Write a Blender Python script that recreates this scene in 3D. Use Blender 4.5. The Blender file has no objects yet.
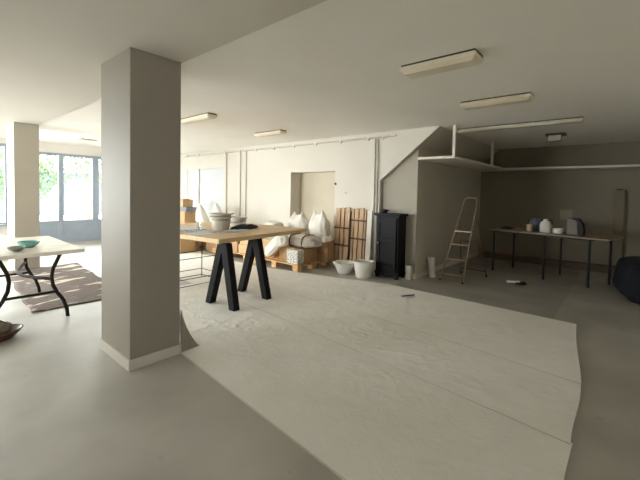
import bpy, bmesh, math, random
from mathutils import Vector, Matrix, noise
random.seed(7)
PI = math.pi
C = bpy.context.scene.collection

# ------------------------------------------------------------------ helpers
class MB:
    def __init__(self): self.b = bmesh.new()
    def box(self, x0, x1, y0, y1, z0, z1, mat=None):
        vs = [self.b.verts.new(Vector((x, y, z))) for z in (z0, z1) for y in (y0, y1) for x in (x0, x1)]
        if mat is not None:
            for v in vs: v.co = mat @ v.co
        for f in ((0,2,3,1), (4,5,7,6), (0,1,5,4), (2,6,7,3), (0,4,6,2), (1,3,7,5)):
            self.b.faces.new([vs[i] for i in f])
        return self
    def prism(self, pts, axis, a0, a1):
        def mk(p, a):
            if axis == 0: return Vector((a, p[0], p[1]))
            if axis == 1: return Vector((p[0], a, p[1]))
            return Vector((p[0], p[1], a))
        A = [self.b.verts.new(mk(p, a0)) for p in pts]; B = [self.b.verts.new(mk(p, a1)) for p in pts]
        n = len(pts)
        self.b.faces.new(A); self.b.faces.new(list(reversed(B)))
        for i in range(n): self.b.faces.new([A[i], B[i], B[(i+1) % n], A[(i+1) % n]])
        return self
    def tube(self, pts, r, seg=10, caps=True, r1=None, square=False):
        pts = [Vector(p) for p in pts]; rings = []
        n = len(pts)
        if square: seg = 4
        up = None
        for i, p in enumerate(pts):
            t = (pts[min(i+1, n-1)] - pts[max(i-1, 0)]).normalized()
            if up is None:
                up = Vector((0, 0, 1)) if abs(t.z) < .9 else Vector((0, 1, 0))
            u = t.cross(up).normalized(); w = u.cross(t).normalized(); up = w
            rr = r if r1 is None else r + (r1 - r) * i / max(1, n-1)
            ring = []
            for k in range(seg):
                a = 2*PI*k/seg + (PI/4 if square else 0)
                ring.append(self.b.verts.new(p + (u*math.cos(a) + w*math.sin(a)) * rr * (1.414 if square else 1)))
            rings.append(ring)
        for i in range(n-1):
            for k in range(seg):
                self.b.faces.new([rings[i][k], rings[i][(k+1) % seg], rings[i+1][(k+1) % seg], rings[i+1][k]])
        if caps:
            self.b.faces.new(list(reversed(rings[0]))); self.b.faces.new(rings[-1])
        return self
    def lathe(self, prof, c=(0,0,0), seg=28, sx=1, sy=1):
        c = Vector(c); rings = []
        for r, z in prof:
            if r < 1e-5: rings.append([self.b.verts.new(c + Vector((0,0,z)))])
            else: rings.append([self.b.verts.new(c + Vector((sx*r*math.cos(2*PI*k/seg), sy*r*math.sin(2*PI*k/seg), z))) for k in range(seg)])
        for i in range(len(rings)-1):
            A, B = rings[i], rings[i+1]
            for k in range(seg):
                k2 = (k+1) % seg
                if len(A) == 1 and len(B) == 1: continue
                if len(A) == 1: self.b.faces.new([A[0], B[k2], B[k]])
                elif len(B) == 1: self.b.faces.new([A[k], A[k2], B[0]])
                else: self.b.faces.new([A[k], A[k2], B[k2], B[k]])
        return self
    def quad(self, *ps):
        self.b.faces.new([self.b.verts.new(Vector(p)) for p in ps]); return self
    def build(self, name, mat, parent=None, smooth=False, bevel=0, loc=None, rotz=0, sub=0):
        bmesh.ops.recalc_face_normals(self.b, faces=self.b.faces)
        me = bpy.data.meshes.new(name); self.b.to_mesh(me); self.b.free()
        o = bpy.data.objects.new(name, me); C.objects.link(o)
        me.materials.append(mat)
        if smooth:
            for p in me.polygons: p.use_smooth = True
            if smooth == 'auto':
                me.set_sharp_from_angle(angle=math.radians(40))
        if parent: o.parent = parent
        if loc is not None: o.location = loc
        o.rotation_euler.z = rotz
        if bevel:
            m = o.modifiers.new('bevel', 'BEVEL'); m.width = bevel; m.segments = 2; m.limit_method = 'ANGLE'
        if sub:
            m = o.modifiers.new('sub', 'SUBSURF'); m.levels = sub; m.render_levels = sub
        return o

def tag(o, label, cat, group=None, kind=None):
    o['label'] = label; o['category'] = cat
    if group: o['group'] = group
    if kind: o['kind'] = kind
    return o
def thing(name, label, cat, loc=(0,0,0), rotz=0, group=None):
    o = bpy.data.objects.new(name, None); C.objects.link(o)
    o.location = loc; o.rotation_euler.z = rotz; o.empty_display_size = .1
    return tag(o, label, cat, group)
def struct(o):
    o['kind'] = 'structure'; return o
def sempty(name, loc=(0,0,0)):
    o = bpy.data.objects.new(name, None); C.objects.link(o); o.location = loc; o['kind'] = 'structure'; return o
def copy_tree(o, loc, rotz=None, label=None):
    c = o.copy(); C.objects.link(c); c.location = loc
    if rotz is not None: c.rotation_euler.z = rotz
    if label: c['label'] = label
    for ch in list(o.children):
        d = ch.copy(); C.objects.link(d); d.parent = c
        for g in list(ch.children):
            e = g.copy(); C.objects.link(e); e.parent = d
    return c

# ------------------------------------------------------------------ materials
def lin(c): return tuple(((v/255)/12.92 if v/255 <= .04045 else ((v/255+.055)/1.055)**2.4) for v in c) + (1,)
def mat(name, rgb, rough=.7, var=.06, scale=6, bump=0, bscale=60, metal=0, stretch=(1,1,1), rgb2=None, lo=.3, hi=.7, spec=.4):
    m = bpy.data.materials.new(name); m.use_nodes = True
    nt = m.node_tree; N = nt.nodes; L = nt.links
    p = N['Principled BSDF']; p.inputs['Roughness'].default_value = rough; p.inputs['Metallic'].default_value = metal
    p.inputs['Specular IOR Level'].default_value = spec
    tc = N.new('ShaderNodeTexCoord'); mp = N.new('ShaderNodeMapping'); mp.inputs['Scale'].default_value = stretch
    L.new(tc.outputs['Object'], mp.inputs['Vector'])
    nz = N.new('ShaderNodeTexNoise'); nz.inputs['Scale'].default_value = scale; nz.inputs['Detail'].default_value = 5
    L.new(mp.outputs[0], nz.inputs['Vector'])
    cr = N.new('ShaderNodeValToRGB'); cr.color_ramp.elements[0].position = lo; cr.color_ramp.elements[1].position = hi
    a = lin(rgb); b = lin(rgb2) if rgb2 else tuple(min(1, v*(1+var)) for v in a[:3]) + (1,)
    a2 = a if rgb2 else tuple(v*(1-var) for v in a[:3]) + (1,)
    cr.color_ramp.elements[0].color = a2; cr.color_ramp.elements[1].color = b
    L.new(nz.outputs['Fac'], cr.inputs[0]); L.new(cr.outputs[0], p.inputs['Base Color'])
    if bump:
        n2 = N.new('ShaderNodeTexNoise'); n2.inputs['Scale'].default_value = bscale; n2.inputs['Detail'].default_value = 6
        L.new(mp.outputs[0], n2.inputs['Vector'])
        bp = N.new('ShaderNodeBump'); bp.inputs['Strength'].default_value = bump; bp.inputs['Distance'].default_value = .02
        L.new(n2.outputs['Fac'], bp.inputs['Height']); L.new(bp.outputs[0], p.inputs['Normal'])
    return m
def glass_mat():
    m = bpy.data.materials.new('window_glass'); m.use_nodes = True
    nt = m.node_tree; N = nt.nodes; L = nt.links; N.remove(N['Principled BSDF'])
    t = N.new('ShaderNodeBsdfTransparent'); t.inputs[0].default_value = (.93,.96,.97,1)
    g = N.new('ShaderNodeBsdfGlossy'); g.inputs['Roughness'].default_value = .02
    fr = N.new('ShaderNodeFresnel'); fr.inputs['IOR'].default_value = 1.45
    mx = N.new('ShaderNodeMixShader'); L.new(fr.outputs[0], mx.inputs[0]); L.new(t.outputs[0], mx.inputs[1]); L.new(g.outputs[0], mx.inputs[2])
    L.new(mx.outputs[0], N['Material Output'].inputs[0]); return m
GLASS = glass_mat()
def frost_mat():
    m = bpy.data.materials.new('frosted_glass'); m.use_nodes = True
    nt = m.node_tree; N = nt.nodes; L = nt.links; N.remove(N['Principled BSDF'])
    t = N.new('ShaderNodeBsdfTranslucent'); t.inputs[0].default_value = (.9,.92,.93,1)
    g = N.new('ShaderNodeBsdfDiffuse'); g.inputs[0].default_value = (.85,.87,.88,1)
    mx = N.new('ShaderNodeMixShader'); mx.inputs[0].default_value = .5; L.new(t.outputs[0], mx.inputs[1]); L.new(g.outputs[0], mx.inputs[2])
    L.new(mx.outputs[0], N['Material Output'].inputs[0]); return m
FROST = frost_mat()
W_CREAM = mat('cream_wall_paint', (214,209,199), .75, .02, 2, .05, 90)
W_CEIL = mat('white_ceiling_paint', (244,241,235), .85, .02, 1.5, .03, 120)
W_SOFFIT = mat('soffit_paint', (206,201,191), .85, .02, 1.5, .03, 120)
W_PIER = mat('shaded_pier_grey', (170,164,152), .8, .03, 3, .04, 90)  # the recessed pier's shade is put into this grey
W_NICHE = mat('shaded_niche_beige', (206,197,178), .8, .03, 3, .04, 90)  # shade inside the recess is put into the niche back's colour
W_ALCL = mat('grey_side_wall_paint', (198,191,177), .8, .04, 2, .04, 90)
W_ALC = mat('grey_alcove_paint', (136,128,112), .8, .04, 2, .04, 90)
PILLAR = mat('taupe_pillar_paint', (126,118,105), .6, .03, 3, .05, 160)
PILLAR_LIT = mat('window_lit_pillar', (178,170,155), .6, .03, 3, .05, 160)  # pillar tone lightened to stand for window light on the far pillar
PIL_TRIM = mat('pillar_baseboard_paint', (172,165,152), .5, .03, 5)
TRIM = mat('white_trim_paint', (222,216,204), .5, .02, 5)
CONDUIT = mat('conduit_grey_white', (196,192,183), .5, .02, 5)
STEELBLUE = mat('blue_grey_frame_paint', (146,156,168), .45, .04, 5)
OAK = mat('oak_plank', (196,164,122), .5, .0, 3, .06, 30, stretch=(14,1,8), rgb2=(214,186,146))
OAKX = mat('light_pine', (196,150,98), .6, .0, 4, .08, 30, stretch=(2,12,12), rgb2=(216,176,124))
KRAFT = mat('kraft_card', (196,164,122), .75, .07, 5, .05, 40)
KRAFT_D = mat('darker_kraft_card', (168,134,98), .75, .07, 5, .05, 40)
SACK = mat('white_woven_sack', (226,221,212), .6, .04, 8, .25, 18)
SACK_G = mat('grey_woven_sack', (196,188,176), .65, .06, 14, .3, 25)
SPECK = mat('speckled_block', (150,144,134), .7, 0, 38, .1, 40, rgb2=(232,228,220), lo=.4, hi=.55)
STRAP = mat('dark_brown_strap', (74,58,44), .7, .1)
BLACKWOOD = mat('black_stained_wood', (18,17,17), .7, .15, 6, .15, 30, stretch=(10,10,1.5), spec=.2)
BLACKMETAL = mat('black_metal', (20,19,19), .6, .1, 10)
IRON = mat('wrought_iron', (42,37,33), .75, .15, 14, .1, 60, spec=.12)
NAVY = mat('blue_black_cabinet_paint', (24,25,27), .6, .2, 8, .1, 50, spec=.25)
CERAM = mat('stone_glaze', (188,180,166), .4, .05, 12)
CERAM_W = mat('pale_glaze', (210,205,194), .4, .04, 12)
CELADON = mat('celadon_glaze', (120,176,172), .25, .08, 12, spec=.5)
GREYGLAZE = mat('grey_green_glaze', (122,128,120), .35, .1, 16)
PLASTIC_W = mat('white_plastic', (230,228,221), .5, .03, 6, .06, 25)
PAPER = mat('paper', (205,206,206), .8, .05, 9)
PAPER_B = mat('printed_blue_paper', (120,132,150), .8, 0, 22, rgb2=(196,200,204), lo=.42, hi=.58)
DARKCLOTH = mat('charcoal_cloth', (44,46,54), .9, .2, 20, .2, 40)
ALU = mat('aluminium', (158,138,116), .42, .05, 14, metal=.6)
ALU_D = mat('brown_ladder_tube', (92,68,54), .5, .1, 14, metal=.3)
BROWNPLANK = mat('brown_board', (178,146,116), .65, 0, 5, .12, 30, stretch=(10,10,1.2), rgb2=(206,178,146))
PLANKG = mat('grey_brown_plank', (124,112,92), .6, .06, 6, .1, 30, stretch=(10,10,1.2))
BEAMWOOD = mat('dark_beam', (92,77,62), .7, .08, 6, .1, 30, stretch=(1.2,10,10))
BROWNDARK = mat('dark_brown_batten', (96,66,46), .7, .12, 8)
TABLE_BR = mat('brown_tabletop', (128,106,84), .45, 0, 4, .05, 30, stretch=(1.5,12,12), rgb2=(150,126,102))
STONE = mat('pale_stone_top', (216,207,192), .4, 0, 5, .03, 40, rgb2=(230,224,212))
STRIPD = mat('thin_strip_diffuser', (190,184,166), .5, .03, 5)
DIFF = mat('cream_lamp_diffuser', (224,214,192), .45, .03, 5)
HOUS_SHADE = mat('lamp_housing_gap_shade', (58,54,48), .5, .05, 5)  # dark tone stands for the shadow gap between lamp and ceiling
LEATHER = mat('brown_tray_wood', (78,46,34), .45, .15, 9, .1, 30)
CARDG = mat('beige_card', (166,156,134), .8, .05, 6)
CUPB = mat('beige_cup', (206,186,156), .6, .05, 6)
TAN = mat('tan_lining', (176,142,112), .7, .1, 12)
JUGBLUE = mat('slate_jug', (98,106,122), .45, .08, 10)
BEAN = mat('navy_upholstery', (19,21,30), .9, .15, 12, .2, 50)
CHROME = mat('dull_chrome', (180,176,168), .3, .05, 10, metal=.9)
LEAF = mat('garden_leaf', (56,76,50), .6, 0, 3, rgb2=(84,104,70))
BARK = mat('bark', (104,90,74), .9, .2, 14, .3, 30)
RENDERW = mat('slate_render_wall', (60,66,76), .8, .03, 3)
PAVE = mat('pale_paving', (190,188,182), .8, .05, 2, .05, 30)
BASKET = mat('woven_basket', (104,98,80), .8, .3, 40, .4, 80)
GREYPANEL = mat('grey_panel', (112,110,102), .6, .05, 8)

def floor_mat():
    m = mat('sealed_concrete', (156,152,143), .42, 0, 1.6, .03, 50, rgb2=(182,178,170), spec=.35)
    nt = m.node_tree; N = nt.nodes; L = nt.links
    p = N['Principled BSDF']
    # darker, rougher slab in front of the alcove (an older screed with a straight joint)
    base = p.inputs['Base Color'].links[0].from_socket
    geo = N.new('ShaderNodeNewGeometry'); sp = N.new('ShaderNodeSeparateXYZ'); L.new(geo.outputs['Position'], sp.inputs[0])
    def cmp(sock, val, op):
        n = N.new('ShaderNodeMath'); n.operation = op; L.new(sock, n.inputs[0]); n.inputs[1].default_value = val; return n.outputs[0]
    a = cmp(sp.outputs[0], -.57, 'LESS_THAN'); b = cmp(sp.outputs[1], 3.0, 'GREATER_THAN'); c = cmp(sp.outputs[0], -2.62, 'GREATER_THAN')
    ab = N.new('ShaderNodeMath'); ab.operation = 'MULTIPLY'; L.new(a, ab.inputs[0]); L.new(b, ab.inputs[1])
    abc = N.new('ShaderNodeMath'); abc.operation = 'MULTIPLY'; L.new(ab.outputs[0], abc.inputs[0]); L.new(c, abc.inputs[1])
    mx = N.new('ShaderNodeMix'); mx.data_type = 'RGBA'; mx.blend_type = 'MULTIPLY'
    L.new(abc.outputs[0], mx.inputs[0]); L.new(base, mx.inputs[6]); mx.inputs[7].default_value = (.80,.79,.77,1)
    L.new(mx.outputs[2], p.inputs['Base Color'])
    # small dark spots
    n = N.new('ShaderNodeTexNoise'); n.inputs['Scale'].default_value = 11; n.inputs['Detail'].default_value = 3
    L.new(geo.outputs['Position'], n.inputs['Vector'])
    r = N.new('ShaderNodeValToRGB'); r.color_ramp.elements[0].position = .685; r.color_ramp.elements[0].color = (1,1,1,1)
    r.color_ramp.elements[1].position = .78; r.color_ramp.elements[1].color = (.78,.77,.74,1); L.new(n.outputs['Fac'], r.inputs[0])
    m2 = N.new('ShaderNodeMix'); m2.data_type = 'RGBA'; m2.blend_type = 'MULTIPLY'; m2.inputs[0].default_value = 1
    L.new(mx.outputs[2], m2.inputs[6]); L.new(r.outputs[0], m2.inputs[7]); L.new(m2.outputs[2], p.inputs['Base Color'])
    return m
FLOOR = floor_mat()
def canvas_mat():
    m = mat('cotton_canvas', (232,230,224), .9, .03, 3, 0)
    nt = m.node_tree; N = nt.nodes; L = nt.links; p = N['Principled BSDF']; p.inputs['Specular IOR Level'].default_value = .15
    tc = N.new('ShaderNodeTexCoord')
    def nz(s, st, d=4, dist=0, ty='FBM'):
        mp = N.new('ShaderNodeMapping'); mp.inputs['Scale'].default_value = st; mp.inputs['Rotation'].default_value = (0,0,.5)
        L.new(tc.outputs['Object'], mp.inputs[0]); n = N.new('ShaderNodeTexNoise'); n.inputs['Scale'].default_value = s
        n.inputs['Detail'].default_value = d; n.noise_type = ty; n.inputs['Distortion'].default_value = dist; L.new(mp.outputs[0], n.inputs[0]); return n.outputs['Fac']
    a = nz(3.2, (1,.6,1), 4, .8, 'RIDGED_MULTIFRACTAL'); b = nz(42, (1,1,1), 3, .5)
    ad = N.new('ShaderNodeMath'); ad.operation = 'MULTIPLY_ADD'; L.new(b, ad.inputs[0]); ad.inputs[1].default_value = .3; L.new(a, ad.inputs[2])
    bp = N.new('ShaderNodeBump'); bp.inputs['Strength'].default_value = .6; bp.inputs['Distance'].default_value = .02
    L.new(ad.outputs[0], bp.inputs['Height']); L.new(bp.outputs[0], p.inputs['Normal'])
    return m
CANVAS = canvas_mat()
HEM = mat('hem_thread', (168,154,134), .9, .1, 20)
def rug_mat():
    m = mat('woven_rug', (84,72,66), .95, 0, 16, .3, 60, stretch=(3,1,1), rgb2=(116,102,94))
    nt = m.node_tree; N = nt.nodes; L = nt.links; p = N['Principled BSDF']
    base = p.inputs['Base Color'].links[0].from_socket
    tc = N.new('ShaderNodeTexCoord'); mp = N.new('ShaderNodeMapping'); mp.inputs['Scale'].default_value = (3.4,1.0,1)
    L.new(tc.outputs['Object'], mp.inputs[0])
    n = N.new('ShaderNodeTexNoise'); n.inputs['Scale'].default_value = 1.7; n.inputs['Detail'].default_value = 5; n.inputs['Distortion'].default_value = .6
    L.new(mp.outputs[0], n.inputs[0])
    r = N.new('ShaderNodeValToRGB'); r.color_ramp.elements[0].position = .57; r.color_ramp.elements[1].position = .60
    r.color_ramp.elements[0].color = (0,0,0,1); r.color_ramp.elements[1].color = (1,1,1,1); L.new(n.outputs['Fac'], r.inputs[0])
    mx = N.new('ShaderNodeMix'); mx.data_type = 'RGBA'; L.new(r.outputs[0], mx.inputs[0]); L.new(base, mx.inputs[6]); mx.inputs[7].default_value = lin((196,184,168))
    L.new(mx.outputs[2], p.inputs['Base Color']); return m
RUG = rug_mat()

# ------------------------------------------------------------------ setting
XL, XR, YF, WY, YA = -10.7, 1.6, -3.5, 5.40, 8.85
ZC, ZS = 2.465, 2.452
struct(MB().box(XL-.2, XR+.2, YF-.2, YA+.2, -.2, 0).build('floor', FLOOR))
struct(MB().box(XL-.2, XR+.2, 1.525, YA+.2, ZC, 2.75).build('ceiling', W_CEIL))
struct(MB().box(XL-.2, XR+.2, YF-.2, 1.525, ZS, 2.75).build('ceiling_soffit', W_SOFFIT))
# back wall with a doorway at the far left and a shallow niche
m = MB()
D0, D1, DZ = -9.74, -7.90, 1.985
N0, N1, NZ = -5.45, -4.25, 1.815
WT = WY + .35
m.box(XL, D0, WY, WT, 0, ZC).box(D1, N0, WY, WT, 0, ZC).box(N1, -3.25, WY, WT, 0, ZC)
m.box(D0, D1, WY, WT, DZ, ZC).box(N0, N1, WY, WT, NZ, ZC)
struct(MB().box(N0, N1, WT-.04, WT, 0, NZ).build('wall_niche', W_NICHE))
m.prism([(-3.25, 1.63), (-2.21, ZC), (-3.25, ZC)], 1, WY, WY+.03)
struct(MB().prism([(-3.25, 1.63), (-2.21, ZC), (-3.25, ZC)], 1, WY+.03, YA).build('wall_stair', W_ALCL))
struct(m.build('wall_back', W_CREAM))
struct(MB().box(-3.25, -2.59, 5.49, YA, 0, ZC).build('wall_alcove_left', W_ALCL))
struct(MB().box(-3.25, -2.59, 5.478, 5.489, 0, ZC).build('wall_pier_shade', W_PIER))
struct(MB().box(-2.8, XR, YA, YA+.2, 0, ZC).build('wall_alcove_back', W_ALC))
RW0, RW1, RZ0, RZ1 = -2.6, -1.2, .9, 2.1
struct(MB().box(XR, XR+.2, YF, RW0, 0, ZC).box(XR, XR+.2, RW1, YA, 0, ZC).box(XR, XR+.2, RW0, RW1, 0, RZ0).box(XR, XR+.2, RW0, RW1, RZ1, ZC).build('wall_right', W_CREAM))
struct(MB().box(-2.59, -2.575, 5.49, YA, 0, .09).box(-3.25, -2.575, 5.463, 5.478, 0, .09).build('baseboard_alcove', TRIM))
# window wall on the left
m = MB()
m.box(XL-.2, XL, YF, -3.0, 0, ZC).box(XL-.2, XL, 1.58, 1.68, 0, ZC).box(XL-.2, XL, 5.1, WT, 0, ZC)
m.box(XL-.2, XL, -3.0, 1.58, 0, .5).box(XL-.2, XL, -3.0, 1.58, 2.36, ZC).box(XL-.2, XL, 1.68, 5.1, 2.24, ZC)
struct(m.build('wall_left', W_CREAM))
# wall behind the camera, with a long window opening added for its light
m = MB()
FW0, FW1 = -9.6, -5.8
m.box(XL-.2, FW0, YF-.2, YF, 0, ZC).box(FW1, XR, YF-.2, YF, 0, ZC).box(FW0, FW1, YF-.2, YF, 0, .5).box(FW0, FW1, YF-.2, YF, 2.3, ZC)
struct(m.build('wall_front', W_CREAM))
def window(name, axis, pos, a0, a1, z0, z1, splits, fw=.07, panel=None):
    r = sempty(name)
    def bx(m, b0, b1, c0, c1, t0, t1):
        if axis == 0: m.box(pos+t0, pos+t1, b0, b1, c0, c1)
        else: m.box(b0, b1, pos+t0, pos+t1, c0, c1)
    m = MB()
    bx(m, a0, a1, z1-fw, z1, -.09, -.02); bx(m, a0, a1, z0, z0+fw, -.09, -.02)
    bx(m, a0, a0+fw, z0+fw, z1-fw, -.09, -.02); bx(m, a1-fw, a1, z0+fw, z1-fw, -.09, -.02)
    for s0, s1 in splits: bx(m, s0, s1, z0+fw, z1-fw, -.088, -.022)
    m.build('window_frame', STEELBLUE, r, bevel=.006)
    edges = [a0+fw] + [v for s in splits for v in s] + [a1-fw]
    for i in range(0, len(edges), 2):
        zb = z0+fw
        if panel:
            m = MB(); bx(m, edges[i], edges[i+1], z0+fw, panel, -.07, -.035)
            bx(m, edges[i], edges[i+1], panel-.02, panel, -.08, -.028)
            m.build('panel', STEELBLUE, r); zb = panel
        m = MB(); bx(m, edges[i], edges[i+1], zb, z1-fw, -.06, -.054); m.build('pane', GLASS, r)
    return r
window('window_1', 0, XL, -3.0, 1.58, .5, 2.36, [(-1.5, -1.4), (.05, .15)])
window('door_1', 0, XL, 1.68, 5.1, 0, 2.24, [(2.52, 2.63), (3.27, 3.42), (4.2, 4.32)], panel=.565)
window('window_added_right', 0, XR+.15, RW0, RW1, RZ0, RZ1, [(-1.94, -1.86)])  # unseen window added to lift the light on the right side
window('window_added_front', 1, YF, FW0, FW1, .5, 2.3, [(-7.75, -7.65)])  # unseen window added behind the camera to brighten the foreground
struct(MB().box(XL-.02, XL+.12, -3.0, 1.58, .5, .53).build('trim_1', STEELBLUE, bevel=.004))
# doorway in the back wall: daylight slot and a pale door leaf
r = sempty('door_2')
MB().box(-9.15, D1, WY+.05, WY+.09, 0, DZ).build('door_leaf', mat('pale_door_paint', (206,210,214), .6, .02, 4), r, bevel=.004)
MB().box(D0, D0+.05, WY+.02, WY+.09, 0, DZ).box(-9.20, -9.15, WY+.02, WY+.09, 0, DZ).box(D0+.05, -9.20, WY+.02, WY+.09, DZ-.05, DZ).build('door_frame', TRIM, r)
MB().box(D0+.05, -9.20, WY+.05, WY+.06, 0, DZ-.05).build('frosted_pane', FROST, r)
# two square pillars
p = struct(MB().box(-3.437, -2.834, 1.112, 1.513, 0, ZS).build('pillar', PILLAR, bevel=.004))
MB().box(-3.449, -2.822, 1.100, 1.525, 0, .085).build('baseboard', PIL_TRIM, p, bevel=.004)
struct(MB().box(-8.25, -7.644, 1.19, 1.525, 0, ZS).build('pillar', PILLAR_LIT, bevel=.004))
# shelf hung round the alcove
s = sempty('trim_2')
s['kind'] = 'thing'; s.name = 'hanging_shelf'
tag(s, 'grey L-shaped shelf hung high along the alcove walls from the ceiling', 'shelf')
MB().box(-2.59, -1.99, 5.46, YA, 1.965, 2.005).build('shelf_board', TRIM, s, bevel=.003)
MB().box(-1.99, XR, 8.36, YA, 1.965, 2.005).build('shelf_board', TRIM, s, bevel=.003)
MB().box(-2.03, -1.99, 5.46, 5.50, 2.005, ZC).build('hanger_post', TRIM, s)
MB().box(-2.02, -1.98, 7.46, 7.50, 2.005, ZC).build('hanger_post', TRIM, s)
for i, x in enumerate((-1.62, -1.35, -.30, .6)):
    MB().box(x, x+.03, YA-.02, YA, 2.005, ZC).build('wall_batten', W_ALC, s)

# ------------------------------------------------------------------ ceiling lamps
def lamp(x0, x1, y0, y1, h, label, taper=.03, dm=None):
    cx, cy = (x0+x1)/2, (y0+y1)/2
    t = thing('ceiling_lamp', label, 'ceiling lamp', (cx, cy, ZC), 0, 'strip lamps on the ceiling')
    w, d = (x1-x0)/2, (y1-y0)/2
    MB().box(-w+.012, w-.004, -d+.01, d-.01, -.014, 0).build('housing', HOUS_SHADE, t)  # dark plate stands for the shadow gap between lamp and ceiling
    b = MB(); zz = -.014
    lo = [(-w, -d*.94), (w, -d*.94), (w, d*.94), (-w, d*.94)]
    hi = [(-w+taper, -d*.62), (w-taper, -d*.62), (w-taper, d*.62), (-w+taper, d*.62)]
    A = [b.b.verts.new((x, y, zz)) for x, y in lo]; Mi = [b.b.verts.new((x, y, zz-h*.55)) for x, y in lo]; B = [b.b.verts.new((x, y, -.018-h)) for x, y in hi]
    for P, Q in ((A, Mi), (Mi, B)):
        for i in range(4): b.b.faces.new([P[i], P[(i+1)%4], Q[(i+1)%4], Q[i]])
    b.b.faces.new(A); b.b.faces.new(B)
    b.build('diffuser', dm or DIFF, t, bevel=.004)
    return t
lamp(-1.465, -.86, 2.69, 2.90, .055, 'nearest and largest cream box lamp on the ceiling, left of the other right-hand lamps')
lamp(-1.475, -.765, 4.14, 4.33, .055, 'cream strip lamp on the ceiling midway between nearest lamp and alcove')
lamp(-2.10, -.45, 5.78, 5.90, .045, 'long thin strip lamp on the ceiling at the mouth of the alcove', dm=STRIPD)
lamp(-5.22, -4.38, 2.72, 2.88, .05, 'cream strip lamp on the ceiling just right of the near pillar')
lamp(-5.22, -4.52, 4.20, 4.36, .05, 'cream strip lamp on the ceiling above the wall niche')
lamp(-9.22, -9.0, 2.54, 2.84, .02, 'small dark edged ceiling lamp near the blue-grey glazed doors')
t = thing('ceiling_vent', 'small boxy light fitting on the dark alcove ceiling', 'ceiling light', (-.92, 7.15, ZC))
MB().box(-.14, .14, -.10, .10, -.03, 0).build('housing', HOUS_SHADE, t)
MB().box(-.10, .08, -.08, .08, -.12, -.03).build('cover', STRIPD, t, bevel=.01)

# ------------------------------------------------------------------ conduits on the back wall
t = thing('conduit_pipe', 'thin white conduit running along the back wall just under the ceiling', 'pipe', (-6.5, WY-.02, 2.362), -0.0)
MB().tube([(-3.4, 0, 0), (0, 0, .01), (3.45, 0, .02)], .014).build('pipe', CONDUIT, t, smooth='auto')
for x in [-3.2 + .62*i for i in range(11)]:
    MB().box(x-.018, x+.018, -.016, .02, -.024, .036).build('clip', TRIM, t)
MB().tube([(3.3, 0, .02), (3.3, 0, -.03)], .016).build('tee_fitting', TRIM, t, smooth='auto')
MB().tube([(3.45, 0, .02), (3.55, 0, .02)], .018).build('end_fitting', TRIM, t, smooth='auto')
for x, lb, bt in ((-7.77, 'white vertical conduit beside the pale door at far left of the back wall', 0), (-7.19, 'left one of the close pair of thin vertical conduits on the back wall', 0),
              (-6.97, 'right one of the close pair of thin vertical conduits on the back wall', 0), (-3.355, 'left of two white conduits dropping to the dark cabinet', 0),
              (-3.30, 'right of two white conduits dropping to the dark cabinet', 0)):
    t = thing('vertical_conduit', lb, 'pipe', (x, WY-.016, 0), 0, 'vertical conduits on the back wall')
    MB().tube([(0, 0, bt), (0, 0, 2.35)], .013).build('pipe', CONDUIT, t, smooth='auto')
    for z in (.6, 1.25, 1.9): MB().box(-.02, .02, -.006, .016, z, z+.025).build('clip', TRIM, t)
tag(MB().tube([(0, 0, 0), (0, -.03, 0), (0, -.03, .025)], .006).box(-.02, .02, -.003, 0, -.02, .02).build('wall_hook', BLACKMETAL, None, loc=(-4.228, WY, 1.57)), 'small black hook on the wall at the right edge of the niche', 'hook')
tag(MB().tube([(0, 0, 0), (0, -.015, 0)], .008).build('wall_hook', BLACKMETAL, None, loc=(-3.98, WY, 1.40)), 'tiny dark bolt in the wall above the brown boards', 'bolt')

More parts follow.
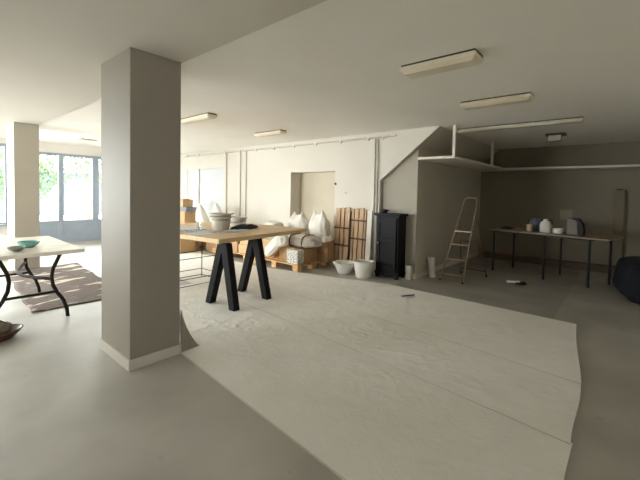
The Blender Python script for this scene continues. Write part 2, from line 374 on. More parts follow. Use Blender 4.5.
# ------------------------------------------------------------------ canvas drop cloths
FEET = [(-3.42,2.5),(-3.872,2.47),(-3.48,3.05),(-4.0,3.045)] + [(x, y) for x in (-5.18,-4.66) for y in (2.30,3.14)] + [(-2.75,1.68),(-2.95,1.66),(-3.15,1.66)]
def strip(near, far, z, nx, ny, amp, label, seed):
    wid = far[1][1]-near[1][1]
    b = MB()
    def interp(line, s):
        for i in range(len(line)-1):
            (x0, y0), (x1, y1) = line[i], line[i+1]
            if s <= x1 or i == len(line)-2: return y0 + (y1-y0)*(s-x0)/(x1-x0)
    g = []
    xa, xb = near[0][0], near[-1][0]; xc, xd = far[0][0], far[-1][0]
    for i in range(nx+1):
        row = []
        for j in range(ny+1):
            v = j/ny; u = i/nx
            x = (xa + (xb-xa)*u)*(1-v) + (xc + (xd-xc)*u)*v
            y = interp(near, x)*(1-v) + interp(far, x)*v
            x += .010*math.sin(v*5+seed)*(1 if u > .97 else 0)
            w = noise.noise((x*2.2+seed, y*3.2, seed)); w2 = noise.noise((x*6-y*3, y*5+x*2, seed*2.))
            w3 = noise.noise((x*13+y*6+seed, y*11-x*4, seed*3.))
            r = max(0, 1-abs(w)*7)**1.5; r2 = max(0, 1-abs(w2)*6)**1.5; r3 = max(0, 1-abs(w3)*5)
            patch = .45 + .9*max(0, noise.noise((x*.9, y*.9, seed+5)))
            f = .75 + .5*max(0, min(1, (-1.6-x)/1.5))
            edge = max(0, min(1, (min(v, 1-v)*wid-.05)/.12))
            for fx, fy in FEET:
                edge = min(edge, max(0, min(1, (math.hypot(x-fx, y-fy)-.13)/.15)))
            zz = z + amp*(r*.30 + r2*.36 + r3*.22)*f*patch*edge
            row.append(b.b.verts.new((x, y, zz)))
        g.append(row)
    for i in range(nx):
        for j in range(ny): b.b.faces.new([g[i][j], g[i+1][j], g[i+1][j+1], g[i][j+1]])
    # hem down to the floor all round
    rim = [g[i][0] for i in range(nx+1)] + [g[nx][j] for j in range(1, ny+1)] + [g[i][ny] for i in range(nx-1, -1, -1)] + [g[0][j] for j in range(ny-1, 0, -1)]
    low = [b.b.verts.new((v.co.x, v.co.y, z-.0025)) for v in rim]
    for i in range(len(rim)):
        k = (i+1) % len(rim); b.b.faces.new([rim[i], low[i], low[k], rim[k]])
    sp = [v.co.copy() + Vector((0, .004, .001)) for v in (g[i][0] for i in range(0, nx+1, 6))]
    o = b.build('drop_cloth', CANVAS, smooth='auto')
    MB().tube(sp, .0016, 6).build('stitched_hem', HEM, o, smooth=True)
    return tag(o, label, 'drop cloth', 'canvas drop cloths on the floor')
NEAR = [(-4.85, 1.55), (-2.79, 1.52), (-.983, 1.375), (-.15, 1.32)]
S1 = [(-7.2, 2.9), (-2.885, 2.682), (-.17, 2.425)]
S2 = [(-7.2, 3.65), (-3.6, 3.52), (-1.9, 3.411), (-.2, 3.262)]
BACK = [(-7.2, 4.2), (-5.2, 4.24), (-3.6, 4.58), (-2.72, 4.84), (-.35, 4.795)]
strip(NEAR, [(-4.85, 2.815)] + [(x, y+.03) for x, y in S1[1:]], .004, 420, 96, .015, 'nearest canvas drop cloth, beginning beside the near pillar', 1.3)
strip([(x+(.0 if i else 0), y) for i, (x, y) in enumerate(S1)], [(x, y+.03) for x, y in S2], .0075, 420, 64, .014, 'middle canvas drop cloth, between the two floor seams', 4.1)
strip(S2, BACK, .011, 420, 90, .014, 'farthest canvas drop cloth, reaching towards the buckets and ladder', 7.7)
# canvas corner propped against the pillar
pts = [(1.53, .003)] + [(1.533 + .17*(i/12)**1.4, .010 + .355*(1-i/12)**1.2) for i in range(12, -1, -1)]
tag(MB().prism([(y-1.53, z) for y, z in pts], 0, -.012, 0).build('flap_shade_panel', mat('flap_shade_grey', (128,120,106), .8, .05, 6), None, loc=(-2.832, 1.53, .004)), 'grey triangular panel standing in for the shade under the canvas flap at the near pillar', 'board')  # dark panel added for the shaded hollow under the canvas flap
b = MB(); g = []
for i in range(13):
    u = i/12; row = []
    for j in range(9):
        v = j/8
        # from the pillar's back face curving down on to the floor
        x = -2.852 - .30*v; y = 1.533 + .17*u**1.4
        z = .0195 + .355*(1-u)**1.2
        row.append(b.b.verts.new((x, y, z)))
    g.append(row)
for i in range(12):
    for j in range(8): b.b.faces.new([g[i][j], g[i+1][j], g[i+1][j+1], g[i][j+1]])
o = b.build('canvas_flap', CANVAS, smooth=True)
md = o.modifiers.new('s', 'SOLIDIFY'); md.thickness = .006
tag(o, 'loose flap of canvas propped against the back of the near pillar', 'cloth flap')
tag(MB().prism([(0,0),(.10,.03),(.12,.19),(.05,.2),(-.05,.08)], 2, 0, .004).build('paper_scrap', PAPER, None, loc=(-2.23, 4.3, .024), rotz=-.1), 'small curled scrap of paper lying on the farthest drop cloth', 'paper scrap')
tag(MB().tube([(0,0,0),(.05,.07,.006),(.09,.18,0)], .008, 6).build('paint_stirrer', BLACKMETAL, None, loc=(-2.21, 4.31, .038)), 'tiny dark stick lying on the white scrap on the drop cloth', 'stick')

# ------------------------------------------------------------------ trestle work table
TT = .825; th = .055
rz = math.radians(6.3)
t = thing('work_table', 'long oak topped work table on black A-shaped trestle legs', 'table', (-3.60, 2.40, 0), rz)
b = MB()
for i in range(5):
    x1 = -i*.40; x0 = x1-.398
    b.box(x0, x1, 0, 1.76, TT-th, TT)
b.build('tabletop', OAK, t, bevel=.004)
R = Matrix.Rotation(-rz, 4, 'Z')
def loc(x, y, z): v = R @ Vector((x+3.60, y-2.40, 0)); v.z = z; return v
ZB = TT - th
def leg(xf, yf, xt, yt):
    b = MB(); f, tt = loc(xf, yf, .0048 if yf < 2.8 else .0083), loc(xt, yt, ZB)
    d = Vector((tt.x-f.x, 0, 0)).normalized()
    hw0, hw1, hd = .047, .055, .045
    vs = []
    for c, hw in ((f, hw0), (tt, hw1)):
        for sx, sy in ((-1,-1), (1,-1), (1,1), (-1,1)): vs.append(b.b.verts.new((c.x+sx*hw, c.y+sy*hd, c.z)))
    b.b.faces.new(vs[:4]); b.b.faces.new(vs[4:])
    for i in range(4): b.b.faces.new([vs[i], vs[(i+1)%4], vs[4+(i+1)%4], vs[4+i]])
    return b.build('leg', BLACKWOOD, t, bevel=.006)
leg(-3.420, 2.50, -3.612, 2.51); leg(-3.872, 2.47, -3.668, 2.51)
leg(-3.480, 3.05, -3.712, 3.06); leg(-4.000, 3.045, -3.768, 3.06)
# steel rack that carries the hidden end
t = thing('metal_rack', 'thin dark metal rack standing under the left end of the oak table', 'rack', (-4.92, 2.72, 0), 0)
for x in (-.26, .26):
    for y in (-.42, .42): MB().tube([(x, y, .0048 if y < 0 else .0083), (x, y, ZB-.003)], .007, 8).build('post', IRON, t)
for z in (.03, .13, .42, ZB-.02):
    for x in (-.26, .26): MB().tube([(x, -.42, z), (x, .42, z)], .0055, 8).build('rail', IRON, t)
    for y in (-.42, .42): MB().tube([(-.26, y, z), (.26, y, z)], .0055, 8).build('rail', IRON, t)

# things on the table
def bowl_prof(r, h, base=.5, tk=.012, rim=0):
    out = [(0, 0), (r*base, 0)]
    for i in range(1, 9):
        u = i/8; out.append((r*(base + (1-base)*math.sin(u*PI/2)), h*u**1.15))
    if rim: out += [(r+rim, h+.004), (r+rim, h+.016)]
    out += [(r-tk, h+(.016 if rim else 0))]
    for i in range(7, -1, -1):
        u = i/8; out.append(((r*(base + (1-base)*math.sin(u*PI/2)))-tk, max(tk, h*u**1.15+tk*.5)))
    out += [(0, tk)]
    return out
def bowl(name, x, y, z, r, h, mt, label, cat='bowl', group=None, base=.5, rim=0):
    o = MB().lathe(bowl_prof(r, h, base, rim=rim)).build(name, mt, None, smooth='auto', loc=(x, y, z))
    return tag(o, label, cat, group)
bx_, by_ = -4.45, 3.0
bowl('mixing_bowl', bx_, by_, TT, .138, .145, CERAM, 'big stone-grey bowl at the bottom of the front stack on the oak table', group='bowls on the oak table', base=.78)
bowl('mixing_bowl', bx_, by_, TT+.147, .145, .033, CERAM, 'wide rimmed dish second from the top of the front bowl stack', group='bowls on the oak table', base=.85, rim=.02)
bowl('mixing_bowl', bx_, by_, TT+.198, .148, .030, CERAM, 'wide rimmed dish on top of the front bowl stack', group='bowls on the oak table', base=.85, rim=.035)
b2x, b2y = -4.62, 3.42
bowl('serving_bowl', b2x, b2y, TT, .13, .07, CERAM_W, 'pale bowl under another at the back of the oak table', group='bowls on the oak table', base=.6)
bowl('serving_bowl', b2x, b2y, TT+.073, .14, .075, CERAM_W, 'pale flared bowl on top of the back stack on the oak table', group='bowls on the oak table', base=.6, rim=.012)
# crumpled cloth
b = MB(); bmesh.ops.create_icosphere(b.b, subdivisions=4, radius=1)
for v in b.b.verts:
    n = noise.noise(v.co*2.6)*.35; v.co *= 1+n
    v.co.x *= .11; v.co.y *= .26; v.co.z = max(0, v.co.z*.045+.02)
tag(b.build('rag', DARKCLOTH, None, smooth=True, loc=(-4.35, 3.35, TT), rotz=.2), 'crumpled charcoal rag on the oak table right of the bowls', 'rag')
def sheet(x, y, a, w, h, mt, label):
    o = MB().box(-w/2, w/2, -h/2, h/2, 0, .002).build('paper_sheet', mt, None, loc=(x, y, TT+.0005+sheet.k), rotz=a); sheet.k += .0025
    return tag(o, label, 'paper', 'papers on the oak table')
sheet.k = 0
sheet(-4.28, 2.62, .2, .30, .42, PAPER, 'plain pale sheet of paper nearest the table corner')
sheet(-4.18, 2.88, -.3, .22, .40, PAPER_B, 'blue printed sheet in front of the big bowl stack')
sheet(-4.62, 2.62, .5, .30, .42, PAPER_B, 'blue printed sheet beside the glasses')
sheet(-4.85, 2.75, -.2, .34, .48, PAPER, 'large pale sheet of paper left of the glasses')
sheet(-4.20, 3.12, .1, .21, .30, PAPER, 'small pale sheet of paper under the edge of the charcoal rag')
def clear_glass():
    m = bpy.data.materials.new('drinking_glass'); m.use_nodes = True
    nt = m.node_tree; N = nt.nodes; L = nt.links; N.remove(N['Principled BSDF'])
    t_ = N.new('ShaderNodeBsdfTransparent'); t_.inputs[0].default_value = (.95,.97,.97,1)
    g = N.new('ShaderNodeBsdfGlossy'); g.inputs['Roughness'].default_value = .03
    lw = N.new('ShaderNodeLayerWeight'); lw.inputs[0].default_value = .35
    mx = N.new('ShaderNodeMixShader'); L.new(lw.outputs['Facing'], mx.inputs[0]); L.new(t_.outputs[0], mx.inputs[1]); L.new(g.outputs[0], mx.inputs[2])
    L.new(mx.outputs[0], N['Material Output'].inputs[0]); return m
CG = clear_glass()
for x, y, lb in ((-4.55, 2.70, 'clear glass tumbler nearest the front bowl stack'), (-4.72, 2.80, 'clear glass tumbler left of its twin on the oak table')):
    tag(MB().lathe([(0,0),(.032,0),(.038,.11),(.035,.11),(.03,.008),(0,.008)]).build('glass_tumbler', CG, None, smooth='auto', loc=(x, y, TT+.012)), lb, 'glass', 'glasses on the oak table')

# ------------------------------------------------------------------ sacks, boxes, pallets along the back wall
def sack(name, x, y, z, sx, sy, sz, mt, label, ears=False, seed=0, tilt=0, rot=0, straps=None, droop=0, point=False, cat='sack', group='white sacks by the back wall'):
    b = MB(); bmesh.ops.create_icosphere(b.b, subdivisions=5, radius=1)
    for v in b.b.verts:
        c = v.co.normalized()
        q = Vector([math.copysign(abs(k)**.62, k) for k in c])
        n = .12*noise.noise(c*2.1+Vector((seed, 0, 0))) + .05*(1-abs(noise.noise(c*5+Vector((0, seed, 0)))))
        q *= 1+n-.05
        zz = q.z
        if ears:
            # gathered neck with two pointed ears
            if zz > .2:
                k = (zz-.2)/.8
                e = .40*math.exp(-((q.x-.55)**2)/.03) + .34*math.exp(-((q.x+.62)**2)/.03)
                q.x *= 1-.28*k; q.y *= 1-.82*k; q.z += e*k - .12*k
        if point:
            k = max(0, min(1, (q.z+.55)/1.5)); q.x = q.x*(1-.74*k**1.8); q.y *= 1-.6*k; q.z += .25*k
        x_, y_, z_ = q.x*sx/2, q.y*sy/2, (q.z+1)*sz/2
        x_ += tilt*z_
        if droop and x_ < .13: z_ -= droop*min(1, (.13-x_)/.33)*1.0
        v.co = (x_, y_, max(-droop if droop else 0, z_))
    o = b.build(name, mt, None, smooth=True, loc=(x, y, z), rotz=rot)
    tag(o, label, cat, group)
    if straps:
        for s in straps:
            pts = []
            for k in range(25):
                a = 2*PI*k/24; c, sn = math.cos(a), math.sin(a)
                pts.append((s*sx/2 + .02*sn, 1.03*math.copysign(abs(c)**.62, c)*sy/2, max(.006, (1.03*math.copysign(abs(sn)**.62, sn)+1)*sz/2)))
            MB().tube(pts, .012, 6).build('strap', STRAP, o, smooth=True)
    return o
def carton(x0, x1, y0, y1, z0, z1, mt, label, tape=True, cat='box', group='boxes on the pallets', name='carton', rot=0):
    w, d, h = x1-x0, y1-y0, z1-z0
    o = MB().box(-w/2, w/2, -d/2, d/2, 0, h).build(name, mt, None, loc=((x0+x1)/2, (y0+y1)/2, z0), rotz=rot, bevel=.006)
    tag(o, label, cat, group)
    if tape: MB().box(-w/2-.002, w/2+.002, -.025, .025, h-.05, h+.002).build('tape', KRAFT_D, o)
    return o
def pallet(x0, x1, y0, y1, label, rot=0):
    t = thing('wood_pallet', label, 'pallet', ((x0+x1)/2, (y0+y1)/2, 0), rot, 'pallets along the back wall')
    w, d = (x1-x0)/2, (y1-y0)/2
    n = 6
    for i in range(n):
        a = -d + i*(2*d-.11)/(n-1); MB().box(-w, w, a, a+.11, .105, .125).build('deck_board', OAKX, t, bevel=.003)
    for x in (-w, -.06, w-.12): MB().box(x, x+.12, -d, d, .087, .105).build('stringer_board', OAKX, t)
    for x in (-w, -.06, w-.12):
        for y in (-d, -.06, d-.12): MB().box(x, x+.12, y, y+.12, 0, .087).build('block', OAKX, t, bevel=.003)
    return t
PZ = .125
pallet(-5.50, -4.28, 4.44, 5.34, 'wood pallet under the strapped sacks, nearest the buckets')
carton(-4.98, -4.60, 4.66, 4.92, PZ, .37, KRAFT, 'kraft carton at the front of the right pallet below the strapped sack')
carton(-4.58, -4.31, 4.64, 5.02, PZ, .375, KRAFT_D, 'brown carton behind the speckled bag on the right pallet', False)
carton(-4.58, -4.31, 4.47, 4.63, PZ, .37, SPECK, 'white speckled block at the front right of the right pallet', False, cat='block', name='speckled_block')
carton(-4.60, -4.10, 5.04, 5.24, PZ, .50, KRAFT_D, 'tall brown carton at the rear right of the right pallet', False)
carton(-5.48, -5.14, 4.66, 5.14, PZ, .45, KRAFT, 'kraft carton behind the leaning sack on the right pallet')
sack('strapped_sack', -4.50, 4.83, .383, .72, .36, .225, SACK_G, 'long greyish sack lying on boxes, held by two dark straps', seed=5, straps=(-.55, .32))
sack('leaning_sack', -4.93, 4.53, .374, .56, .18, .27, SACK, 'white sack slumping over the front left of the right pallet', seed=8, tilt=.1, droop=.25)
sack('upright_sack', -4.97, 5.20, .525, .50, .30, .44, SACK, 'left of the two white sacks with tied ears by the niche', ears=True, seed=11, tilt=-.06)
sack('upright_sack', -4.40, 5.155, .504, .45, .23, .52, SACK, 'right of the two white sacks with tied ears by the niche', ears=True, seed=15, tilt=-.04)
carton(-5.12, -4.66, 5.06, 5.34, PZ, .52, KRAFT_D, 'brown carton standing under the left eared sack', False)
tag(MB().tube([(0, -.10, .05), (0, .10, .05)], .048, 18).build('cloth_roll', SACK, None, smooth='auto', loc=(-4.085, 5.00, .502)), 'white cloth roll on the tall carton beneath the right eared sack', 'roll')
sack('flat_sack', -5.32, 4.80, .452, .40, .36, .36, SACK, 'plump white sack half hidden behind the far end of the oak table', seed=21)
pallet(-6.90, -5.68, 4.44, 5.24, 'wood pallet seen between the two trestles')
carton(-6.86, -6.38, 4.5, 4.95, PZ, .36, KRAFT, 'kraft carton at the left front of the middle pallet')
carton(-6.34, -6.08, 4.5, 4.95, PZ, .42, KRAFT_D, 'narrow brown carton at the centre of the middle pallet', False)
carton(-5.80-.24, -5.70, 4.5, 4.95, PZ, .30, KRAFT, 'low kraft carton at the right front of the middle pallet')
carton(-5.80-.22, -5.72, 4.52, 4.92, .302, .52, KRAFT, 'kraft carton stacked on the low one on the middle pallet')
sack('slumped_sack', -6.22, 4.66, .42, .36, .3, .30, SACK, 'white sack on the middle pallet seen through the trestle legs', seed=25)
sack('slumped_sack', -6.64, 4.74, .365, .40, .34, .34, SACK, 'white sack on the kraft carton at the left of the middle pallet', seed=27)
pallet(-8.80, -7.56, 4.40, 5.10, 'leftmost wood pallet, just beside the pale door')
carton(-8.74, -8.08, 4.46, 4.92, PZ, .60, KRAFT, 'big kraft carton at the bottom of the tall left stack')
carton(-8.70, -8.18, 4.48, 4.84, .602, .86, KRAFT, 'kraft carton in the middle of the tall left stack')
carton(-8.72, -8.14, 4.50, 4.82, .862, .97, mat('slate_carton', (126,132,146), .7, .06, 6), 'slate blue flat box under the top box of the left stack', False)
carton(-8.72, -8.34, 4.52, 4.80, .972, 1.16, KRAFT, 'brown box on top of the tall left stack')
carton(-7.92, -7.46, 4.46, 5.0, PZ, .50, KRAFT_D, 'brown carton under the two pointed white sacks', False)
carton(-8.05, -7.45, 3.98, 4.34, .0, .33, KRAFT, 'kraft carton on the floor in front of the leftmost pallet')
sack('pointed_sack', -7.62, 4.66, .502, .40, .24, .50, SACK, 'left of two white sacks rising behind the glasses on the oak table', seed=31, tilt=-.34, point=True)
carton(-7.36, -6.94, 4.56, 5.0, .0, .50, KRAFT_D, 'brown carton under the right hand pointed sack', False)
sack('pointed_sack', -7.10, 4.78, .502, .42, .26, .52, SACK, 'right of two pointed sacks rising behind the bowls on the oak table', seed=33, tilt=-.36, point=True)

# brown slatted panels leaning on the wall
def slat_panel(x0, x1, widths, bats, label):
    t = thing('slatted_panel', label, 'wooden panel', ((x0+x1)/2, 5.285, .012), 0, 'brown boards leaning by the buckets')
    w = (x1-x0)/2; tot = sum(widths); x = -w
    sh = Matrix.Rotation(math.radians(-3.4), 4, 'X')
    for i, q in enumerate(widths):
        ww = 2*w*q/tot
        MB().box(x+.009, x+ww-.009, 0, .03, 0, 1.115 + .012*((i*7) % 3 - 1), sh).build('slat', BROWNPLANK, t, bevel=.008); x += ww
    for z in bats: MB().box(-w, w, -.012, 0, z, z+.03, sh).build('batten', BROWNDARK, t)
    MB().box(-w, w, .03, .045, .1, 1.05, sh).build('backing', BROWNDARK, t)
    return t
slat_panel(-4.17, -3.83, (1, .8, 1), (.40, .72), 'left brown slatted panel with two dark battens leaning on the back wall')
slat_panel(-3.79, -3.47, (.5, .9, 1, .5), (.55, .88), 'right brown slatted panel leaning on the back wall behind the straight bucket')
tag(MB().box(-.05, .05, 0, .02, 0, 1.10, Matrix.Rotation(math.radians(-3.4), 4, 'X')).build('pale_board', TRIM, None, loc=(-3.41, 5.29, .003), bevel=.003), 'pale narrow board leaning between brown panels and dark cabinet', 'board')
# buckets
t = thing('bowl_bucket', 'white wide lipped tub in front of the left brown panel', 'bucket', (-3.675, 4.99, 0))
MB().lathe([(0,0),(.105,0),(.118,.02),(.172,.145),(.196,.18),(.196,.195),(.182,.195),(.158,.145),(.11,.02),(0,.015)]).build('tub', PLASTIC_W, t, smooth='auto')
b = MB(); b.tube([(-.06, -.178, .185), (-.05, -.216, .20), (.05, -.216, .20), (.06, -.178, .185)], .012, 8); b.build('lip', PLASTIC_W, t, smooth=True)
t = thing('bucket', 'white tapered bucket in front of the dark cabinet', 'bucket', (-3.265, 4.98, 0))
MB().lathe([(0,0),(.12,0),(.13,.012),(.168,.25),(.178,.252),(.178,.272),(.16,.272),(.12,.02),(0,.015)]).build('tub', PLASTIC_W, t, smooth='auto')
MB().tube([(-.180,0,.262), (-.183,.06,.26), (-.11,.155,.262), (0,.188,.262), (.11,.155,.262), (.183,.06,.26), (.180,0,.262)], .004, 6).build('handle', ALU, t, smooth=True)

# ------------------------------------------------------------------ dark cabinet
t = thing('cabinet', 'blue-black wooden cupboard with panelled door against the back wall', 'cabinet', (-2.965, 5.33, 0))
w, d = .205, .13
MB().box(-w, w, -d, d, .06, 1.03).build('body', NAVY, t, bevel=.004)
MB().box(-w-.025, w+.025, -d-.025, d, 1.03, 1.045).box(-w-.04, w+.04, -d-.04, d, 1.045, 1.075).build('cornice', NAVY, t, bevel=.004)
MB().box(-w-.015, w+.015, -d-.015, d, .05, .10).build('plinth', NAVY, t, bevel=.004)
for x in (-w+.0, w-.05):
    for y in (-d-.01, d-.05): MB().box(x, x+.05, y, y+.05, 0, .05).build('foot', NAVY, t)
dr = MB().box(-w+.03, w-.03, -d-.014, -d, .13, 1.0).build('door', NAVY, t, bevel=.003)
fr = MB()
for x0, x1, z0, z1 in ((-w+.03, -w+.075, .13, 1.0), (w-.075, w-.03, .13, 1.0), (-w+.075, w-.075, .13, .20), (-w+.075, w-.075, .92, 1.0), (-w+.075, w-.075, .62, .67)):
    fr.box(x0, x1, -d-.026, -d-.014, z0, z1)
fr.build('door_frame', NAVY, dr, bevel=.003)
b = MB(); bmesh.ops.create_uvsphere(b.b, u_segments=16, v_segments=10, radius=.016)
for v in b.b.verts: v.co += Vector((-w+.06, -d-.045, .58))
b.tube([(-w+.06, -d-.02, .58), (-w+.06, -d-.04, .58)], .007, 8).build('knob', CHROME, dr, smooth=True)
tag(MB().lathe([(0,0),(.045,0),(.06,.02),(.055,.055),(.03,.065),(.02,.06),(0,.06)]).tube([(.04,0,.04),(.085,0,.045)], .014, 8).build('small_pot', BLACKMETAL, None, smooth='auto', loc=(-3.10, 5.32, 1.076)), 'small black lump-shaped pot on top of the dark cupboard', 'pot')
tag(MB().box(-.045, .045, -.045, .045, 0, .235).box(-.05, .05, -.05, .05, .215, .235).build('wooden_block', TRIM, None, loc=(-2.652, 5.405, 0), bevel=.004), 'short cream wooden post standing at the foot of the cupboard side', 'post')
# white tube leaning in the alcove entrance
b = MB(); ring = [(0, .0), (.07, 0), (.062, .12), (.066, .22), (.085, .33), (.075, .33), (.058, .22), (.054, .12), (0, .02)]
b.lathe([(r_*.78, z_) for r_, z_ in ring])
for v in b.b.verts: v.co.y += v.co.z*.0; v.co.x -= v.co.z*.12
tag(b.build('paper_tube', SACK, None, smooth='auto', loc=(-2.44, 5.86, 0)), 'white flared tube standing by the alcove wall left of the ladder', 'tube')

# ------------------------------------------------------------------ step ladder
t = thing('step_ladder', 'aluminium step ladder with four rungs at the mouth of the alcove', 'ladder', (-2.05, 6.1, 0))
def P(x, y, z): return (x+2.05, y-6.1, z)
FL, FR, TL, TR = (-2.262, 5.73, .0), (-1.897, 5.725, .0), (-2.035, 6.09, 1.30), (-1.83, 6.09, 1.30)
lerp = lambda a, b_, u: tuple(a[i]+(b_[i]-a[i])*u for i in range(3))
MB().tube([P(*lerp(FL, TL, u)) for u in (.015, .5, 1)] + [P(-2.025, 6.10, 1.338), P(-1.995, 6.105, 1.36), P(-1.86, 6.105, 1.36), P(-1.84, 6.10, 1.338)] + [P(*lerp(TR, FR, u)) for u in (0, .5, .985)], .0088, 10).build('front_frame', ALU, t, smooth=True)
for z in (.115, .352, .593):
    a, c = lerp(FL, TL, z/1.3), lerp(FR, TR, z/1.3)
    MB().box(a[0]+2.05, c[0]+2.05, a[1]-6.1-.02, a[1]-6.1+.04, z-.008, z+.008).build('rung', ALU, t, bevel=.003)
a, c = lerp(FL, TL, .81/1.3), lerp(FR, TR, .81/1.3)
MB().box(a[0]+2.05, c[0]+2.05, a[1]-6.1-.03, a[1]-6.1+.20, .80, .822).build('platform', ALU, t, bevel=.003)
for x0, x1 in ((-2.10, -2.19), (-1.80, -1.765)):
    MB().tube([P(x0, 6.08, .98), P(x1, 6.53, .012)], .009, 8).build('rear_leg', ALU_D, t, smooth=True)
MB().tube([P(-2.18, 6.49, .10), P(-1.77, 6.49, .10)], .008, 8).build('rear_brace', ALU_D, t)
MB().tube([P(-2.13, 6.24, .62), P(-1.79, 6.24, .62)], .008, 8).build('rear_brace', ALU_D, t)
for q in (FL, FR, (-2.19, 6.53, 0), (-1.765, 6.53, 0)):
    MB().tube([P(q[0], q[1], 0), P(q[0], q[1], .03)], .018, 8).build('foot', BLACKMETAL, t)

# ------------------------------------------------------------------ alcove table and what is on it
A0 = Vector((-1.947, 7.165)); A1 = Vector((-.151, 6.815)); ang = math.atan2(A1.y-A0.y, A1.x-A0.x); Ln = (A1-A0).length
t = thing('long_table', 'long thin brown table on slim black legs in the dark alcove', 'table', (A0.x, A0.y, 0), ang)
ZT = .785
MB().box(0, Ln, 0, .82, ZT-.022, ZT).build('tabletop', TABLE_BR, t, bevel=.003)
for x, y in ((.10, .06), (.95, .06), (1.58, .06), (.18, .72), (.99, .72), (1.72, .62)):
        MB().tube([(x, y, 0), (x, y, ZT-.022)], .018, 10).build('leg', BLACKMETAL, t, smooth='auto')
MB().box(.1, Ln-.2, .05, .09, ZT-.05, ZT-.022).box(.1, Ln-.1, .70, .74, ZT-.05, ZT-.022).build('frame_rail', BLACKMETAL, t)
def on_table(x, y): return (x*.976, y*.976, ZT+.001)
tag(MB().box(-.09, .09, -.06, .06, 0, .03).box(-.04, .05, -.03, .03, .03, .045).build('black_case', BLACKMETAL, None, loc=on_table(-1.72, 7.62), rotz=ang, bevel=.008), 'flat black case at the left end of the alcove table', 'case')
tag(MB().box(-.12, .10, -.05, .05, 0, .018).build('wood_offcut', TABLE_BR, None, loc=on_table(-1.52, 7.72), rotz=ang, bevel=.003), 'thin wood offcut on the alcove table left of the beige cup', 'offcut')
tag(MB().lathe([(0,0),(.042,0),(.045,.12),(.04,.12),(.037,.01),(0,.01)]).build('cup', CUPB, None, smooth='auto', loc=on_table(-1.31, 7.46)), 'beige straight cup beside the two jugs on the alcove table', 'cup')
def jug(x, y, s, mt, hm, label):
    t = thing('jug', label, 'jug', on_table(x, y), ang, 'jugs on the alcove table')
    MB().lathe([(0,0),(.088*s,0),(.098*s,.02*s),(.10*s,.13*s),(.085*s,.18*s),(.045*s,.215*s),(.04*s,.245*s),(.034*s,.245*s),(.038*s,.215*s),(.0,.2*s)]).build('body', mt, t, smooth='auto')
    MB().tube([(.04*s,0,.225*s),(.09*s,0,.235*s),(.105*s,0,.20*s),(.095*s,0,.15*s)], .012*s, 8).build('handle', hm, t, smooth=True)
    MB().tube([(-.04*s,0,.215*s),(-.075*s,0,.225*s),(-.085*s,0,.19*s)], .012*s, 8).build('spout', hm, t, smooth=True)
jug(-1.26, 7.70, .92, JUGBLUE, JUGBLUE, 'slate blue jug left of the white jug on the alcove table')
jug(-1.06, 7.50, .93, PLASTIC_W, BLACKMETAL, 'white jug with dark handles on the alcove table')
tag(MB().lathe(bowl_prof(.085, .085, .88, .008)).build('bowl', PLASTIC_W, None, smooth='auto', loc=on_table(-.862, 7.44)), 'low straight white bowl on the alcove table', 'bowl')
t = thing('folded_case', 'grey upright case with a curved black side on the alcove table', 'case', on_table(-.62, 7.33), ang)
MB().prism([(-.10, 0), (.06, 0), (.05, .22), (.0, .27), (-.10, .28)], 1, -.05, .05).build('body', GREYPANEL, t, bevel=.01)
pts_o = [(.13, 0), (.135, .10), (.11, .20), (.05, .275), (-.03, .285)]; pts_i = [(-.03, .262), (.03, .245), (.06, .18), (.065, .10), (.06, 0)]
MB().prism(pts_o + pts_i, 1, -.06, .06).build('curved_side', BLACKMETAL, t, bevel=.004)
tag(MB().box(-.11, .11, -.006, 0, 0, .19).build('wall_mounted_card', CARDG, None, loc=(-.90, YA-.001, .95)), 'square beige card fixed to the alcove wall behind the grey case', 'card')
# standing plank and lumber by the wall
t = thing('tall_plank', 'tall narrow brown plank standing against the alcove wall beyond the table end', 'plank', (-.075, YA-.075, 0))
MB().box(-.075, .075, -.02, .02, 0, 1.56).build('board', PLANKG, t, bevel=.003)
MB().box(-.05, .05, -.024, .024, 1.56, 1.585).build('end_cap', BROWNDARK, t)
tag(MB().box(-.35, .35, -.05, .05, 0, .05).build('timber_offcut', TABLE_BR, None, loc=(-1.9, 8.60, .131), bevel=.003), 'short pale timber lying on the long plank against alcove wall', 'timber')
tag(MB().box(-1.25, 1.25, -.07, .07, 0, .13).build('timber_beam', BEAMWOOD, None, loc=(-1.15, 8.62, 0), bevel=.004), 'long brown beam lying on the floor along the alcove wall', 'beam')
t = thing('floor_brush', 'small pale wooden brush lying on the floor before the alcove table', 'brush', (-1.28, 6.36, 0), math.radians(28))
MB().box(-.13, .06, -.03, .03, .02, .05).build('handle', PLASTIC_W, t, bevel=.008)
MB().box(.0, .15, -.04, .04, .0, .035).build('head', BLACKMETAL, t, bevel=.006)
# dark beanbag at the right edge
b = MB(); bmesh.ops.create_icosphere(b.b, subdivisions=5, radius=1)
for v in b.b.verts:
    c = v.co.normalized(); q = Vector([math.copysign(abs(k)**.45, k) for k in c]); q *= 1 + .05*noise.noise(c*2.5)
    k = (q.z+1)/2
    v.co = (q.x*(.55 - .06*k), q.y*(.72 - .08*k), max(0, k*.56 - .02))
tag(b.build('beanbag', BEAN, None, smooth=True, loc=(.49, 6.85, 0), rotz=.15), 'dark navy beanbag seat at the right edge of the alcove', 'beanbag')

